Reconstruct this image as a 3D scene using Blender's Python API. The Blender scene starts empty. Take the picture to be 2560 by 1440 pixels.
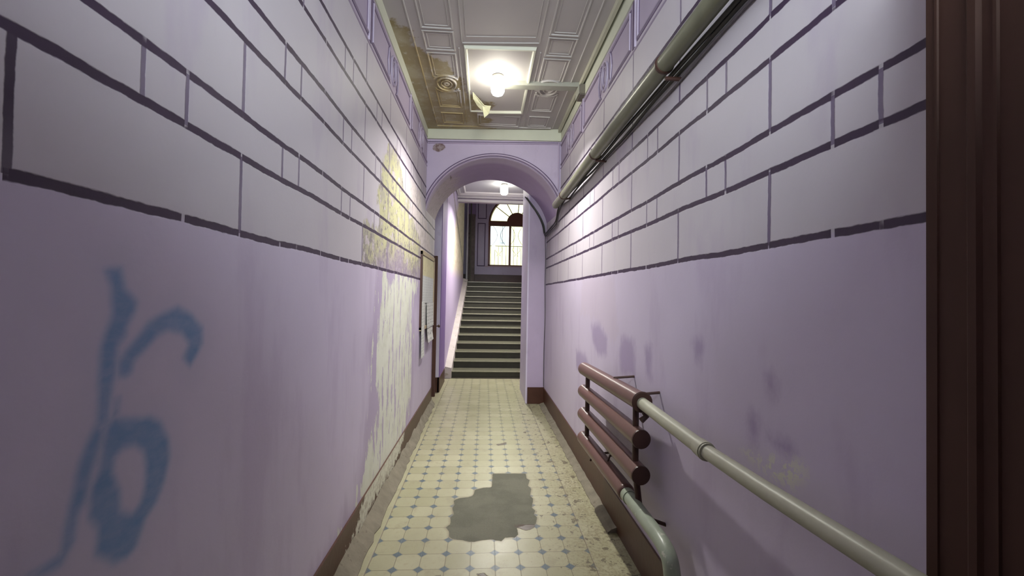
import bpy, bmesh, math, random
import numpy as np
from mathutils import Vector, Matrix
random.seed(7)
scene = bpy.context.scene
COL = scene.collection
PI = math.pi

# ------------------------------------------------------------------ place
# metres: x to the right, y along the corridor, z up; the viewer stands at the entrance (0, 0, 1.6)
XL, AL = -0.812, 0.0076          # left wall plane  x = XL + AL*y
XR, AR = 0.967, -0.0076          # right wall plane x = XR + AR*y
ZC = 3.715                       # corridor ceiling
YL_END, YR_END = 6.39, 6.38      # where the side walls stop
def xl(y): return XL + AL * y
def xr(y): return XR + AR * y
def yarch(x): return 5.36 - 0.10 * (x - 0.08)     # front of the vault wall, slightly skewed

# ------------------------------------------------------------------ helpers
def tag(o, label=None, cat=None, group=None, kind=None):
    if label: o['label'] = label
    if cat: o['category'] = cat
    if group: o['group'] = group
    if kind: o['kind'] = kind
    return o

def obj(name, bm, mat, parent=None, smooth=False, kind=None):
    me = bpy.data.meshes.new(name)
    bmesh.ops.recalc_face_normals(bm, faces=bm.faces[:])
    bm.to_mesh(me); bm.free()
    for m in (mat if isinstance(mat, (list, tuple)) else [mat]): me.materials.append(m)
    if smooth:
        me.shade_smooth() if smooth == 'all' else None
        if smooth != 'all':
            for p in me.polygons: p.use_smooth = True
            me.set_sharp_from_angle(angle=math.radians(38))
    o = bpy.data.objects.new(name, me); COL.objects.link(o)
    if parent:
        o.parent = parent
        o.matrix_parent_inverse = Matrix.Translation(-parent.location)
    if kind: o['kind'] = kind
    return o

def thing(name, label, cat, loc=(0, 0, 0), group=None):
    o = bpy.data.objects.new(name, None); COL.objects.link(o)
    o.location = loc; o.empty_display_size = .1
    return tag(o, label, cat, group)

def struct(name, bm, mat, parent=None, smooth=False):
    return obj(name, bm, mat, parent, smooth, None if parent else 'structure')

def BM(): return bmesh.new()

def box(bm, x0, x1, y0, y1, z0, z1, bev=0.0):
    vs = [bm.verts.new(p) for p in ((x0,y0,z0),(x1,y0,z0),(x1,y1,z0),(x0,y1,z0),(x0,y0,z1),(x1,y0,z1),(x1,y1,z1),(x0,y1,z1))]
    fs = [bm.faces.new([vs[i] for i in f]) for f in ((0,3,2,1),(4,5,6,7),(0,1,5,4),(1,2,6,5),(2,3,7,6),(3,0,4,7))]
    if bev:
        es = list({e for f in fs for e in f.edges})
        bmesh.ops.bevel(bm, geom=es, offset=bev, segments=2, affect='EDGES')
    return bm

def hexa(bm, pts):
    vs = [bm.verts.new(p) for p in pts]
    for f in ((0,3,2,1),(4,5,6,7),(0,1,5,4),(1,2,6,5),(2,3,7,6),(3,0,4,7)): bm.faces.new([vs[i] for i in f])
    return bm

def tube(bm, pts, r, seg=14, cap='flat'):
    pts = [Vector(p) for p in pts]
    rs = r if isinstance(r, (list, tuple)) else [r] * len(pts)
    n = len(pts); rings = []
    t0 = (pts[1] - pts[0]).normalized()
    u = t0.orthogonal().normalized()
    for i in range(n):
        t = (pts[min(i+1, n-1)] - pts[max(i-1, 0)]).normalized()
        u = (u - t * u.dot(t)).normalized(); v = t.cross(u)
        rings.append([bm.verts.new(pts[i] + (u * math.cos(a) + v * math.sin(a)) * rs[i]) for a in [2*PI*k/seg for k in range(seg)]])
    for a, b in zip(rings, rings[1:]):
        for k in range(seg): bm.faces.new((a[k], a[(k+1) % seg], b[(k+1) % seg], b[k]))
    for ring, c, d, rr in ((rings[0], pts[0], pts[0]-pts[1], rs[0]), (rings[-1], pts[-1], pts[-1]-pts[-2], rs[-1])):
        if cap == 'flat': bm.faces.new(ring)
        elif cap == 'dome':
            d = d.normalized(); prev = ring
            for s in (.5, .8):
                new = [bm.verts.new(c + (w.co - c) * math.sqrt(1 - s*s) if False else c + (rv.co - c) * math.sqrt(1 - s*s) + d * rr * .45 * s) for rv in ring for w in (rv,)]
                for k in range(seg): bm.faces.new((prev[k], prev[(k+1) % seg], new[(k+1) % seg], new[k]))
                prev = new
            bm.faces.new(prev)
    return bm

def lathe(bm, prof, axis_pt, seg=24, M=None):
    """prof: (radius, height) pairs turned round a vertical axis through axis_pt."""
    c = Vector(axis_pt); rings = []
    for r, h in prof:
        rings.append([bm.verts.new(c + ((M @ Vector((r*math.cos(a), r*math.sin(a), h))) if M else Vector((r*math.cos(a), r*math.sin(a), h)))) for a in [2*PI*k/seg for k in range(seg)]])
    for a, b in zip(rings, rings[1:]):
        for k in range(seg): bm.faces.new((a[k], a[(k+1) % seg], b[(k+1) % seg], b[k]))
    bm.faces.new(rings[0]); bm.faces.new(rings[-1])
    return bm

def spline(pts, n=8):
    P = [Vector(p) for p in pts]; out = []
    Q = [P[0]*2 - P[1]] + P + [P[-1]*2 - P[-2]]
    for i in range(1, len(Q)-2):
        a, b, c, d = Q[i-1:i+3]
        for k in range(n):
            t = k / n
            out.append(.5*((2*b) + (c-a)*t + (2*a-5*b+4*c-d)*t*t + (3*b-a-3*c+d)*t**3))
    return out + [P[-1]]

def band(bm, pts, w, h, closed, tow):
    """a raised strip of width w, height h along a 2-D polyline; tow(u, v, o) puts a point on the surface, o off it."""
    P = [Vector((p[0], p[1])) for p in pts]; n = len(P); L = []
    for i in range(n):
        a = P[i-1] if (closed or i > 0) else P[i] - (P[1]-P[0])
        c = P[(i+1) % n] if (closed or i < n-1) else P[i] + (P[-1]-P[-2])
        d0, d1 = (P[i]-a).normalized(), (c-P[i]).normalized()
        n0, n1 = Vector((-d0.y, d0.x)), Vector((-d1.y, d1.x))
        m = (n0+n1); m = m.normalized() if m.length > 1e-6 else n0
        s = (w/2) / max(.4, m.dot(n0))
        L.append((P[i] + m*s, P[i] - m*s, P[i] + m*s*.45, P[i] - m*s*.45))
    R = [[bm.verts.new(tow(a.x, a.y, -.002)), bm.verts.new(tow(c.x, c.y, h)), bm.verts.new(tow(d.x, d.y, h)), bm.verts.new(tow(b.x, b.y, -.002))] for a, b, c, d in L]
    for i in range(n if closed else n-1):
        A, B = R[i], R[(i+1) % n]
        for k in range(3): bm.faces.new((A[k], A[k+1], B[k+1], B[k]))
    if not closed:
        bm.faces.new(R[0]); bm.faces.new(R[-1])
    return bm

def rect(u0, u1, v0, v1): return [(u0, v0), (u1, v0), (u1, v1), (u0, v1)]

# signed distance (metres, negative inside) of points (N,2) to a union of polygons
def sdf(pts, polys):
    best = np.full(len(pts), 9.0)
    for poly in polys:
        q = np.array(poly, float); d = np.full(len(pts), 9.0); ins = np.zeros(len(pts), bool)
        for a, b in zip(q, np.roll(q, -1, 0)):
            e = b - a; w = pts - a
            t = np.clip((w @ e) / max(1e-9, e @ e), 0, 1)
            d = np.minimum(d, np.hypot(*(w - t[:, None]*e).T))
            c = (a[1] > pts[:, 1]) != (b[1] > pts[:, 1])
            with np.errstate(divide='ignore', invalid='ignore'):
                xi = (b[0]-a[0])*(pts[:, 1]-a[1])/(b[1]-a[1]) + a[0]
            ins ^= c & (pts[:, 0] < xi)
        best = np.minimum(best, np.where(ins, -d, d))
    return best

def grid_surface(name, us, vs, tow, mat, attrs, back=None):
    """a fine sheet over us x vs; attrs: name -> values at the grid points; back: depth of the solid behind it."""
    U, V = np.meshgrid(us, vs, indexing='ij'); nu, nv = U.shape
    flat = np.stack([U.ravel(), V.ravel()], 1)
    co = np.array(tow(flat[:, 0], flat[:, 1], 0.0)).T.reshape(-1, 3)
    idx = np.arange(nu*nv).reshape(nu, nv)
    quads = np.stack([idx[:-1, :-1], idx[1:, :-1], idx[1:, 1:], idx[:-1, 1:]], -1).reshape(-1, 4)
    verts = co; faces = quads.tolist(); nb = 0
    if back:
        u0, u1, v0, v1 = us[0], us[-1], vs[0], vs[-1]
        c = np.array([tow(np.array([u]), np.array([v]), o) for o in (0.0, -back) for u, v in ((u0, v0), (u1, v0), (u1, v1), (u0, v1))]).reshape(8, 3)
        k = len(verts); verts = np.vstack([verts, c]); nb = 8
        for f in ((4,5,6,7),(0,1,5,4),(1,2,6,5),(2,3,7,6),(3,0,4,7)): faces.append([k+i for i in f])
    me = bpy.data.meshes.new(name); me.from_pydata(verts.tolist(), [], faces)
    for an, fn in attrs.items():
        val = np.concatenate([fn(flat), np.full(nb, 9.0)]).astype(np.float32)
        a = me.attributes.new(an, 'FLOAT', 'POINT'); a.data.foreach_set('value', val)
    me.materials.append(mat); me.update()
    o = bpy.data.objects.new(name, me); COL.objects.link(o)
    return o

# ------------------------------------------------------------------ materials
class Mat:
    def __init__(s, name):
        s.m = bpy.data.materials.new(name); s.m.use_nodes = True
        s.t = s.m.node_tree; s.t.nodes.clear()
        s.out = s.t.nodes.new('ShaderNodeOutputMaterial')
        s.b = s.t.nodes.new('ShaderNodeBsdfPrincipled')
        s.t.links.new(s.b.outputs[0], s.out.inputs[0])
        s._p = None
    def put(s, sock, v):
        if isinstance(v, bpy.types.NodeSocket): s.t.links.new(v, sock)
        elif isinstance(v, (tuple, list)) and len(v) == 3 and sock.type == 'RGBA': sock.default_value = (*v, 1)
        else: sock.default_value = v
    def m_(s, op, a, b=None, c=None):
        n = s.t.nodes.new('ShaderNodeMath'); n.operation = op
        for i, v in enumerate((a, b, c)):
            if v is not None: s.put(n.inputs[i], v)
        return n.outputs[0]
    def pos(s):
        if s._p is None:
            n = s.t.nodes.new('ShaderNodeTexCoord'); q = s.t.nodes.new('ShaderNodeSeparateXYZ')
            s.t.links.new(n.outputs['Object'], q.inputs[0]); s._p = (n.outputs['Object'], *q.outputs[:3])
        return s._p
    def vec(s, x, y, z):
        n = s.t.nodes.new('ShaderNodeCombineXYZ')
        for i, v in enumerate((x, y, z)): s.put(n.inputs[i], v)
        return n.outputs[0]
    def noise(s, scale, detail=3.0, rough=.55, vec=None, stretch=None):
        p = s.pos()
        if stretch: vec = s.vec(*[s.m_('MULTIPLY', p[i+1], stretch[i]) for i in range(3)])
        n = s.t.nodes.new('ShaderNodeTexNoise')
        s.put(n.inputs['Vector'], vec or p[0]); s.put(n.inputs['Scale'], scale); s.put(n.inputs['Detail'], detail); s.put(n.inputs['Roughness'], rough)
        return n.outputs[0]
    def attr(s, name):
        n = s.t.nodes.new('ShaderNodeAttribute'); n.attribute_name = name; return n.outputs['Fac']
    def ss(s, x, e0, e1):
        """0 where x is at e0, 1 at e1 (either order)"""
        n = s.t.nodes.new('ShaderNodeMapRange'); n.interpolation_type = 'SMOOTHSTEP'
        s.put(n.inputs[0], x); s.put(n.inputs[1], e0); s.put(n.inputs[2], e1)
        return n.outputs[0]
    def mix(s, f, a, b):
        n = s.t.nodes.new('ShaderNodeMix'); n.data_type = 'RGBA'
        s.put(n.inputs[0], f); s.put(n.inputs[6], a); s.put(n.inputs[7], b)
        return n.outputs[2]
    def mul(s, c, f):
        n = s.t.nodes.new('ShaderNodeMix'); n.data_type = 'RGBA'; n.blend_type = 'MULTIPLY'
        n.inputs[0].default_value = 1
        s.put(n.inputs[6], c); s.put(n.inputs[7], f)
        return n.outputs[2]
    def grey(s, v): return s.vec(v, v, v)
    def jit(s, x, n, amp): return s.m_('ADD', x, s.m_('MULTIPLY', s.m_('SUBTRACT', n, .5), amp))
    def vary(s, c, n, lo=.85, hi=1.1):
        return s.mul(c, s.grey(s.m_('ADD', s.m_('MULTIPLY', n, hi-lo), lo)))
    def bump(s, h, strength=.3, dist=.01):
        n = s.t.nodes.new('ShaderNodeBump'); n.inputs['Strength'].default_value = strength; n.inputs['Distance'].default_value = dist
        s.put(n.inputs['Height'], h); s.t.links.new(n.outputs[0], s.b.inputs['Normal'])
    def done(s, col, rough=.6, metal=0.0, spec=.4):
        s.put(s.b.inputs['Base Color'], col); s.put(s.b.inputs['Roughness'], rough)
        s.b.inputs['Metallic'].default_value = metal; s.b.inputs['Specular IOR Level'].default_value = spec
        return s.m

def plain(name, col, rough=.55, lo=.82, hi=1.12, scale=14, spec=.4, bump=.15, metal=0.0, worn=None):
    k = Mat(name); n = k.noise(scale, 4); c = k.vary(col, n, lo, hi)
    if worn: c = k.mix(k.ss(k.noise(scale*1.7, 5, .65), .60, .66), c, worn)
    if bump: k.bump(k.noise(scale*4, 3), bump, .004)
    return k.done(c, rough, metal, spec)

LINES = (1.790, 2.040, 2.178, 2.428, 2.577, 2.825, 2.972)
DARKLINE, GROOVE = (.044, .025, .058), (.150, .115, .190)

UPPER, LOWER = (.505, .468, .515), (.53, .47, .60)
DEEP = (.34, .255, .43)

def wall_material(name, side):
    k = Mat(name); P, x, y, z = k.pos()
    nbig = k.noise(1.1, 4, .6); nmid = k.noise(7, 4, .6); nfin = k.noise(60, 3)
    col = k.mix(k.ss(k.jit(z, nmid, .03), 1.78, 1.80), LOWER, UPPER)
    col = k.mix(k.ss(z, 3.22, 3.30), col, (.40, .34, .455))
    col = k.vary(col, nbig, .86, 1.12)
    # brushed, uneven coats
    nst = k.noise(2.2, 4, .6, stretch=(1, 1.6, .45))
    col = k.mix(k.m_('MULTIPLY', k.ss(nst, .52, .68), .30), col, (.36, .285, .43))
    height = k.m_('MULTIPLY', nfin, .25)
    if side == 'left':
        nv = k.noise(8, 6, .7, stretch=(1, .9, .42)); nv2 = k.noise(22, 5, .68, stretch=(1, 1.0, .22)); nv3 = k.noise(13, 5, .62, stretch=(1, 1.1, .16))
        # old yellow limewash laid bare in the courses by the arch
        nb = k.noise(16, 6, .72); nc = k.noise(6.5, 5, .65)
        ya = k.attr('yellow'); ylw = k.mix(k.ss(k.jit(nc, k.ss(ya, -.25, 0.0), .12), .44, .60), (.47, .455, .27), (.36, .335, .275))
        ylw = k.mix(k.m_('MULTIPLY', k.ss(k.jit(nb, k.ss(z, 2.25, 1.8), .08), .515, .565), .9), ylw, (.22, .19, .205))
        ylw = k.mix(k.ss(k.noise(15, 6, .75, stretch=(1, 1, .6)), .40, .355), ylw, (.14, .13, .10))
        ylw = k.mix(k.ss(k.noise(9, 5, .7), .57, .62), ylw, (.50, .44, .48))
        fy = k.m_('MULTIPLY', k.ss(k.jit(k.jit(k.attr('yellow'), nv, .42), nb, .10), .015, -.015), k.ss(z, 1.785, 1.795))
        fp = k.m_('MULTIPLY', k.ss(k.jit(k.attr('pink'), nv, .5), .03, -.03), .8)
        pk = k.mix(k.ss(nb, .5, .58), (.60, .53, .52), (.44, .39, .37))
        col = k.mix(fp, col, pk); col = k.mix(fy, col, ylw)
        # white filler showing where the lower coat has flaked
        fw = k.m_('MULTIPLY', k.ss(k.jit(k.jit(k.attr('white'), nv, .80), nv3, .95), .010, -.010), k.ss(z, 1.795, 1.785))
        hole = k.ss(k.m_('ADD', k.m_('MULTIPLY', nv3, .6), k.m_('MULTIPLY', nv2, .4)), .545, .56)
        fw = k.m_('MULTIPLY', fw, k.m_('SUBTRACT', 1.0, k.m_('MULTIPLY', hole, .9)))
        wh = k.mix(k.ss(nc, .45, .7), (.63, .645, .56), (.55, .56, .47))
        wh = k.mix(k.ss(k.noise(18, 5, .7, stretch=(1, 1, .5)), .66, .70), wh, (.24, .24, .19))
        # grey streaks of overpaint to the near side of it
        fd = k.m_('MULTIPLY', k.ss(k.jit(k.attr('white'), nst, .9), .30, .05), .55)
        col = k.mix(fd, col, (.30, .235, .36))
        col = k.mix(fw, col, wh)
        height = k.m_('SUBTRACT', height, k.m_('MULTIPLY', k.m_('MAXIMUM', fw, fy), .6))
        # sprayed blue mark
        ng = k.noise(14, 4, .6, stretch=(1, 1, 2.2)); ga = k.attr('spray')
        fg = k.m_('MULTIPLY', k.ss(k.jit(ga, nmid, .016), .016, -.016), k.m_('ADD', .50, k.m_('MULTIPLY', ng, .62)))
        fh = k.m_('MULTIPLY', k.ss(ga, .10, -.01), .13)
        col = k.mix(fh, col, (.20, .27, .37))
        col = k.mix(fg, col, (.125, .245, .445))
    else:
        for an, c, f, amp in (('pale', (.50, .43, .52), .55, .12), ('stroke', (.27, .205, .36), .60, .07)):
            fs = k.m_('MULTIPLY', k.ss(k.jit(k.attr(an), k.noise(8, 5, .65, stretch=(1, 1.5, .8)), amp*2), .03, -.05), f)
            col = k.mix(fs, col, c)
        nsc = k.noise(34, 5, .7)
        fs = k.m_('MULTIPLY', k.ss(k.attr('scuff'), .02, -.05), k.ss(k.m_('ADD', nsc, k.m_('MULTIPLY', k.noise(9, 3), .5)), .70, .77))
        col = k.mix(fs, col, (.60, .60, .50))
    # painted courses: heavy level lines, lighter upright joints
    w1 = k.noise(1.0, 2, .5, vec=k.vec(k.m_('MULTIPLY', y, 2.2), z, 3.1)); w2 = k.noise(1.0, 3, .6, vec=k.vec(k.m_('MULTIPLY', y, 14.0), k.m_('MULTIPLY', z, 30.0), 1.0))
    zz = k.jit(z, w1, .016); dist = None
    for zi in LINES:
        d = k.m_('ABSOLUTE', k.m_('SUBTRACT', zz, zi)); dist = d if dist is None else k.m_('MINIMUM', dist, d)
    ray = k.jit(dist, w2, .012)
    fl = k.ss(ray, .0135, .0095)
    y0, y0s, per = (1.432, 1.104, .670) if side == 'left' else (1.375, 1.042, .668)
    def joint(c):
        q = k.m_('SUBTRACT', k.m_('FRACT', k.m_('ADD', k.m_('DIVIDE', k.m_('SUBTRACT', k.jit(y, k.noise(5, 2), .01), c), per), 10.5)), .5)
        return k.m_('MULTIPLY', k.m_('ABSOLUTE', q), per)
    dj, dp = joint(y0), k.m_('ABSOLUTE', k.m_('SUBTRACT', joint(y0s), .072))
    def inside(a, b): return k.m_('MULTIPLY', k.m_('GREATER_THAN', z, a), k.m_('LESS_THAN', z, b))
    tall = k.m_('MAXIMUM', k.m_('MAXIMUM', inside(LINES[0], LINES[1]), inside(LINES[2], LINES[3])), k.m_('MAXIMUM', inside(LINES[4], LINES[5]), inside(LINES[6], 3.225)))
    short = k.m_('MAXIMUM', k.m_('MAXIMUM', inside(LINES[1], LINES[2]), inside(LINES[3], LINES[4])), inside(LINES[5], LINES[6]))
    if side == 'left':
        tall = k.m_('MULTIPLY', tall, k.m_('SUBTRACT', 1.0, k.m_('MULTIPLY', k.m_('GREATER_THAN', y, 1.9), k.m_('LESS_THAN', y, 2.3))))
    wv = k.noise(40, 3)
    ft = k.m_('MULTIPLY', tall, k.ss(k.jit(dj, wv, .004), .0095, .0065))
    fs = k.m_('MULTIPLY', short, k.ss(k.jit(dp, wv, .004), .0085, .0055))
    fv = k.m_('MULTIPLY', k.m_('MAXIMUM', ft, fs), k.m_('ADD', .62, k.m_('MULTIPLY', k.noise(3.0, 2), .6)))
    col = k.mix(fv, col, k.mix(k.ss(y, .95, .80), GROOVE, DARKLINE))
    # little pale breaks where an upright meets the line under it
    tick = k.m_('MULTIPLY', k.m_('LESS_THAN', k.m_('MINIMUM', dp, k.m_('MULTIPLY', dj, 1.6)), .006), k.ss(k.noise(9, 2), .47, .55))
    fl = k.m_('MULTIPLY', fl, k.m_('SUBTRACT', 1.0, k.m_('MULTIPLY', tick, .85)))
    fl = k.m_('MULTIPLY', fl, k.m_('LESS_THAN', z, 3.0))
    if side == 'left': fl = k.m_('MULTIPLY', fl, k.m_('MAXIMUM', k.m_('GREATER_THAN', z, 1.9), k.m_('GREATER_THAN', y, .757)))
    col = k.mix(fl, col, k.vary(DARKLINE, nmid, .7, 1.3))
    height = k.m_('SUBTRACT', height, k.m_('MULTIPLY', k.m_('MAXIMUM', fl, fv), .8))
    k.bump(height, .35, .004)
    return k.done(col, k.m_('ADD', .42, k.m_('MULTIPLY', nbig, .2)), 0, .35)

def lavender(name, col, spots=True, dirt=None):
    k = Mat(name); P, x, y, z = k.pos(); n = k.noise(1.6, 4, .6)
    c = k.vary(col, n, .84, 1.14)
    c = k.mix(k.m_('MULTIPLY', k.ss(k.noise(4, 5, .65, stretch=(1.5, 1.5, .6)), .55, .70), .3), c, (.34, .27, .41))
    if dirt: c = k.mix(k.ss(k.noise(5, 6, .7), dirt, dirt+.05), c, (.50, .46, .36))
    k.bump(k.noise(50, 3), .25, .003)
    return k, c, (P, x, y, z)

# ------------------------------------------------------------------ measured outlines, metres on their own surface
D = {
  'g_a': [(0.955, 1.641), (0.993, 1.647), (1.004, 1.601), (1.037, 1.572), (1.032, 1.544), (1.012, 1.516), (1.01, 1.496), (0.99, 1.475), (0.991, 1.42), (0.946, 1.418), (0.949, 1.475), (0.963, 1.512), (0.976, 1.546), (0.97, 1.605)],
  'g_b': [(0.946, 1.423), (0.992, 1.425), (0.985, 1.391), (0.972, 1.306), (0.948, 1.314), (0.948, 1.375)],
  'g_c': [(0.996, 1.409), (0.992, 1.44), (1.041, 1.485), (1.073, 1.52), (1.122, 1.543), (1.168, 1.557), (1.225, 1.535), (1.269, 1.495), (1.27, 1.449), (1.249, 1.419), (1.223, 1.391), (1.196, 1.421), (1.216, 1.455), (1.188, 1.487), (1.139, 1.496), (1.102, 1.487), (1.069, 1.461), (1.037, 1.438), (1.029, 1.408), (1.011, 1.401)],
  'g_d': [(0.995, 1.364), (1.004, 1.36), (1, 1.315), (0.983, 1.32)],
  'g_e': [(0.983, 1.32), (1.09, 1.292), (1.123, 1.272), (1.152, 1.223), (1.159, 1.168), (1.142, 1.111), (1.122, 1.075), (1.088, 1.048), (1.078, 1.026), (1.063, 0.997), (1.038, 0.986), (1.003, 0.993), (0.959, 1.043), (0.96, 1.095), (0.938, 1.125), (0.941, 1.185), (0.96, 1.224), (0.963, 1.271), (0.972, 1.301)],
  'g_h': [(1.046, 1.238), (1.073, 1.216), (1.085, 1.174), (1.081, 1.122), (1.066, 1.091), (1.044, 1.081), (1.015, 1.106), (1.01, 1.153), (0.991, 1.197), (0.992, 1.231), (1.015, 1.243)],
  'g_f': [(0.943, 1.313), (0.964, 1.304), (0.958, 1.263), (0.942, 1.222), (0.931, 1.175), (0.913, 1.143), (0.908, 1.096), (0.884, 1.066), (0.847, 1.069), (0.823, 1.084), (0.883, 1.088), (0.888, 1.143), (0.901, 1.198), (0.911, 1.252), (0.929, 1.287)],
  'white': [(3.303, 1.733), (5.091, 1.749), (4.983, 1.699), (4.8, 1.645), (4.592, 1.527), (4.56, 1.409), (4.592, 1.169), (4.675, 0.898), (4.632, 0.686), (4.611, 0.491), (4.409, 0.34), (4.245, 0.196), (4.086, 0.122), (3.853, 0.101), (3.537, 0.07), (3.252, 0.105), (2.925, 0.057), (2.648, 0.069), (2.475, 0.012), (2.334, -0.022), (2.221, 0.058), (2.423, 0.046), (2.758, 0.126), (2.936, 0.24), (2.903, 0.305), (2.958, 0.41), (3.078, 0.479), (3.085, 0.623), (3.175, 0.681), (3.204, 0.837), (3.233, 0.999), (3.22, 1.132), (3.102, 1.223), (3.2, 1.338), (3.251, 1.526), (3.338, 1.627)],
  'yellow': [(2.775, 2.02), (3.14, 2.117), (3.151, 2.368), (3.218, 2.478), (3.272, 2.643), (3.431, 2.789), (3.726, 2.839), (3.97, 2.74), (3.983, 2.628), (4.356, 2.527), (4.324, 2.394), (4.695, 2.366), (5.082, 2.241), (5.084, 1.773), (2.797, 1.776)],
  'pink': [(4.423, 2.781), (4.868, 2.822), (5.161, 2.617), (5.637, 2.478), (6.241, 2.132), (5.112, 2.032), (4.7, 2.328), (4.262, 2.506)],
  'r_s1': [(1.396, 1.35), (1.352, 1.364), (1.329, 1.326), (1.325, 1.28), (1.347, 1.262), (1.383, 1.293)],
  'r_s2': [(1.473, 1.215), (1.42, 1.213), (1.411, 1.144), (1.44, 1.086), (1.486, 1.096), (1.491, 1.164)],
  'r_s3': [(1.358, 1.139), (1.263, 1.166), (1.236, 1.132), (1.291, 1.122)],
  'r_s4': [(1.9, 1.406), (1.793, 1.414), (1.766, 1.372), (1.819, 1.329), (1.876, 1.35)],
  'r_t1': [(3.684, 1.367), (3.434, 1.401), (3.208, 1.299), (3.182, 1.159), (3.462, 1.12), (3.653, 1.243)],
  'r_t2': [(2.888, 1.34), (2.637, 1.359), (2.595, 1.242), (2.603, 1.106), (2.877, 1.074), (2.929, 1.205)],
  'r_t3': [(2.468, 1.32), (2.362, 1.349), (2.346, 1.156), (2.44, 1.138)],
  'r_t4': [(1.898, 1.414), (1.796, 1.443), (1.766, 1.391), (1.818, 1.314), (1.87, 1.338)],
  'r_t5': [(4.264, 1.079), (3.848, 1.091), (3.687, 0.987), (4.249, 0.877)],
  'r_l1': [(4.063, 1.803), (3.034, 1.757), (2.992, 1.548), (2.92, 1.358), (3.045, 1.252), (3.19, 1.323), (3.478, 1.416), (4.099, 1.437)],
  'r_scuff': [(1.538, 1.043), (1.467, 1.083), (1.406, 1.074), (1.366, 1.105), (1.223, 1.137), (1.174, 1.1), (1.262, 1.012), (1.334, 1.007), (1.422, 1.018)],
  'patch': [(0.105, 3.868), (0.404, 3.863), (0.401, 3.758), (0.424, 3.727), (0.399, 3.61), (0.421, 3.554), (0.395, 3.434), (0.417, 3.383), (0.389, 3.24), (0.413, 3.194), (0.393, 3.14), (0.412, 3.097), (0.389, 2.996), (0.315, 2.999), (0.254, 2.962), (0.259, 2.887), (0.23, 2.844), (0.171, 2.854), (0.139, 2.803), (0.081, 2.831), (0.021, 2.824), (-0.056, 2.801), (-0.116, 2.828), (-0.175, 2.839), (-0.202, 2.865), (-0.211, 2.938), (-0.238, 2.985), (-0.205, 3.023), (-0.215, 3.114), (-0.193, 3.156), (-0.211, 3.244), (-0.198, 3.301), (-0.209, 3.373), (-0.164, 3.409), (-0.076, 3.427), (-0.054, 3.471), (-0.049, 3.55), (0.031, 3.59), (0.094, 3.589)],
  'chip1': [(0.152, 4.627), (0.21, 4.65), (0.261, 4.692), (0.275, 4.654), (0.224, 4.598), (0.175, 4.59)],
  'chip2': [(0.188, 2.992), (0.273, 3.004), (0.348, 3.007), (0.399, 2.996), (0.328, 2.922), (0.27, 2.961)],
  'chip3': [(-0.266, 2.462), (-0.235, 2.487), (-0.199, 2.472), (-0.194, 2.421)],
  'chip4': [(-0.012, 2.479), (0.031, 2.491), (0.057, 2.463), (0.031, 2.413)],
}

# ---- plain materials
def lav(name, col, **k): m, c, _ = lavender(name, col, **k); return m.done(c, .5, 0, .35)
M = {}
M['wall_left'] = wall_material('painted_wall_left', 'left')
M['wall_right'] = wall_material('painted_wall_right', 'right')
M['lavender'] = lav('lavender_paint', (.42, .345, .48))
M['lavender_deep'] = lav('deep_lavender_paint', DEEP)
M['lavender_pale'] = lav('pale_lavender_paint', (.60, .55, .68))
M['frieze'] = lav('frieze_paint', (.40, .34, .45))
M['groove'] = plain('purple_line_and_gap_shadow', (.125, .085, .16), .6)
M['brown'] = plain('brown_oil_paint', (.060, .022, .013), .42, .7, 1.3, 6, .45)
M['door'] = plain('dark_brown_door_paint', (.062, .029, .021), .62, .85, 1.15, 5, .2, .08)
M['cream_band'] = plain('cream_cornice_paint', (.56, .57, .47), .6, .88, 1.06, 3)
M['fillet'] = plain('grey_mortar', (.185, .165, .125), .85, .6, 1.35, 11, .2, .5, worn=(.14, .12, .09))
M['radiator'] = plain('brown_radiator_enamel', (.125, .062, .050), .33, .85, 1.15, 9, .5, .05)
M['radiator_dark'] = plain('dark_brown_enamel', (.055, .024, .018), .4)
M['pipe_cream'] = plain('cream_green_pipe_paint', (.40, .40, .30), .38, .88, 1.1, 10, .45, .08)
M['pipe_green'] = plain('pale_green_pipe_paint', (.31, .36, .27), .36, .75, 1.15, 14, .5, .15, worn=(.50, .52, .42))
M['pipe_old'] = plain('grey_green_pipe_paint', (.165, .168, .112), .34, .7, 1.15, 9, .5, .1)
M['cable'] = plain('black_cable_sheath', (.018, .016, .015), .5)
M['cable_grey'] = plain('grey_cable_sheath', (.10, .085, .10), .5)
M['duct'] = plain('cream_plastic_duct', (.47, .46, .37), .5, .9, 1.05)
M['duct_grey'] = plain('grey_painted_duct', (.33, .325, .28), .5, .9, 1.08)
M['box'] = plain('grey_brown_box', (.17, .15, .12), .6)
def tread_material():
    k = Mat('worn_lit_stone_tread'); P, x, y, z = k.pos(); n = k.noise(7, 4); n2 = k.noise(30, 4)
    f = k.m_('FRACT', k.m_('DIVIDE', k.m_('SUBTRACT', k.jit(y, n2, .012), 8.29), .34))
    c = k.mix(k.ss(f, .16, .08), k.vary((.105, .102, .068), n, .7, 1.25), k.vary((.36, .35, .25), n2, .7, 1.2))  # pale front band: worn edge plus the lit nosing line, put into the colour
    k.bump(n2, .15, .003)
    return k.done(c, .32, 0, .5)
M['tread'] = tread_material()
M['riser'] = plain('dark_stone_riser', (.040, .038, .025), .6, .7, 1.3, 9, .4, .2)
M['curb'] = plain('dirty_plaster_curb', (.50, .45, .42), .7, .75, 1.15, 5, .3, .3, worn=(.34, .30, .24))
M['bare'] = plain('bare_cream_plaster', (.62, .54, .40), .8, .75, 1.12, 5, .2, .4, worn=(.40, .33, .24))
M['rough'] = plain('broken_dark_plaster', (.20, .17, .15), .85, .5, 1.3, 8, .2, .8, worn=(.05, .045, .05))
M['hall_ceiling'] = plain('white_hall_ceiling', (.46, .46, .49), .7, .93, 1.04, 3)
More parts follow.
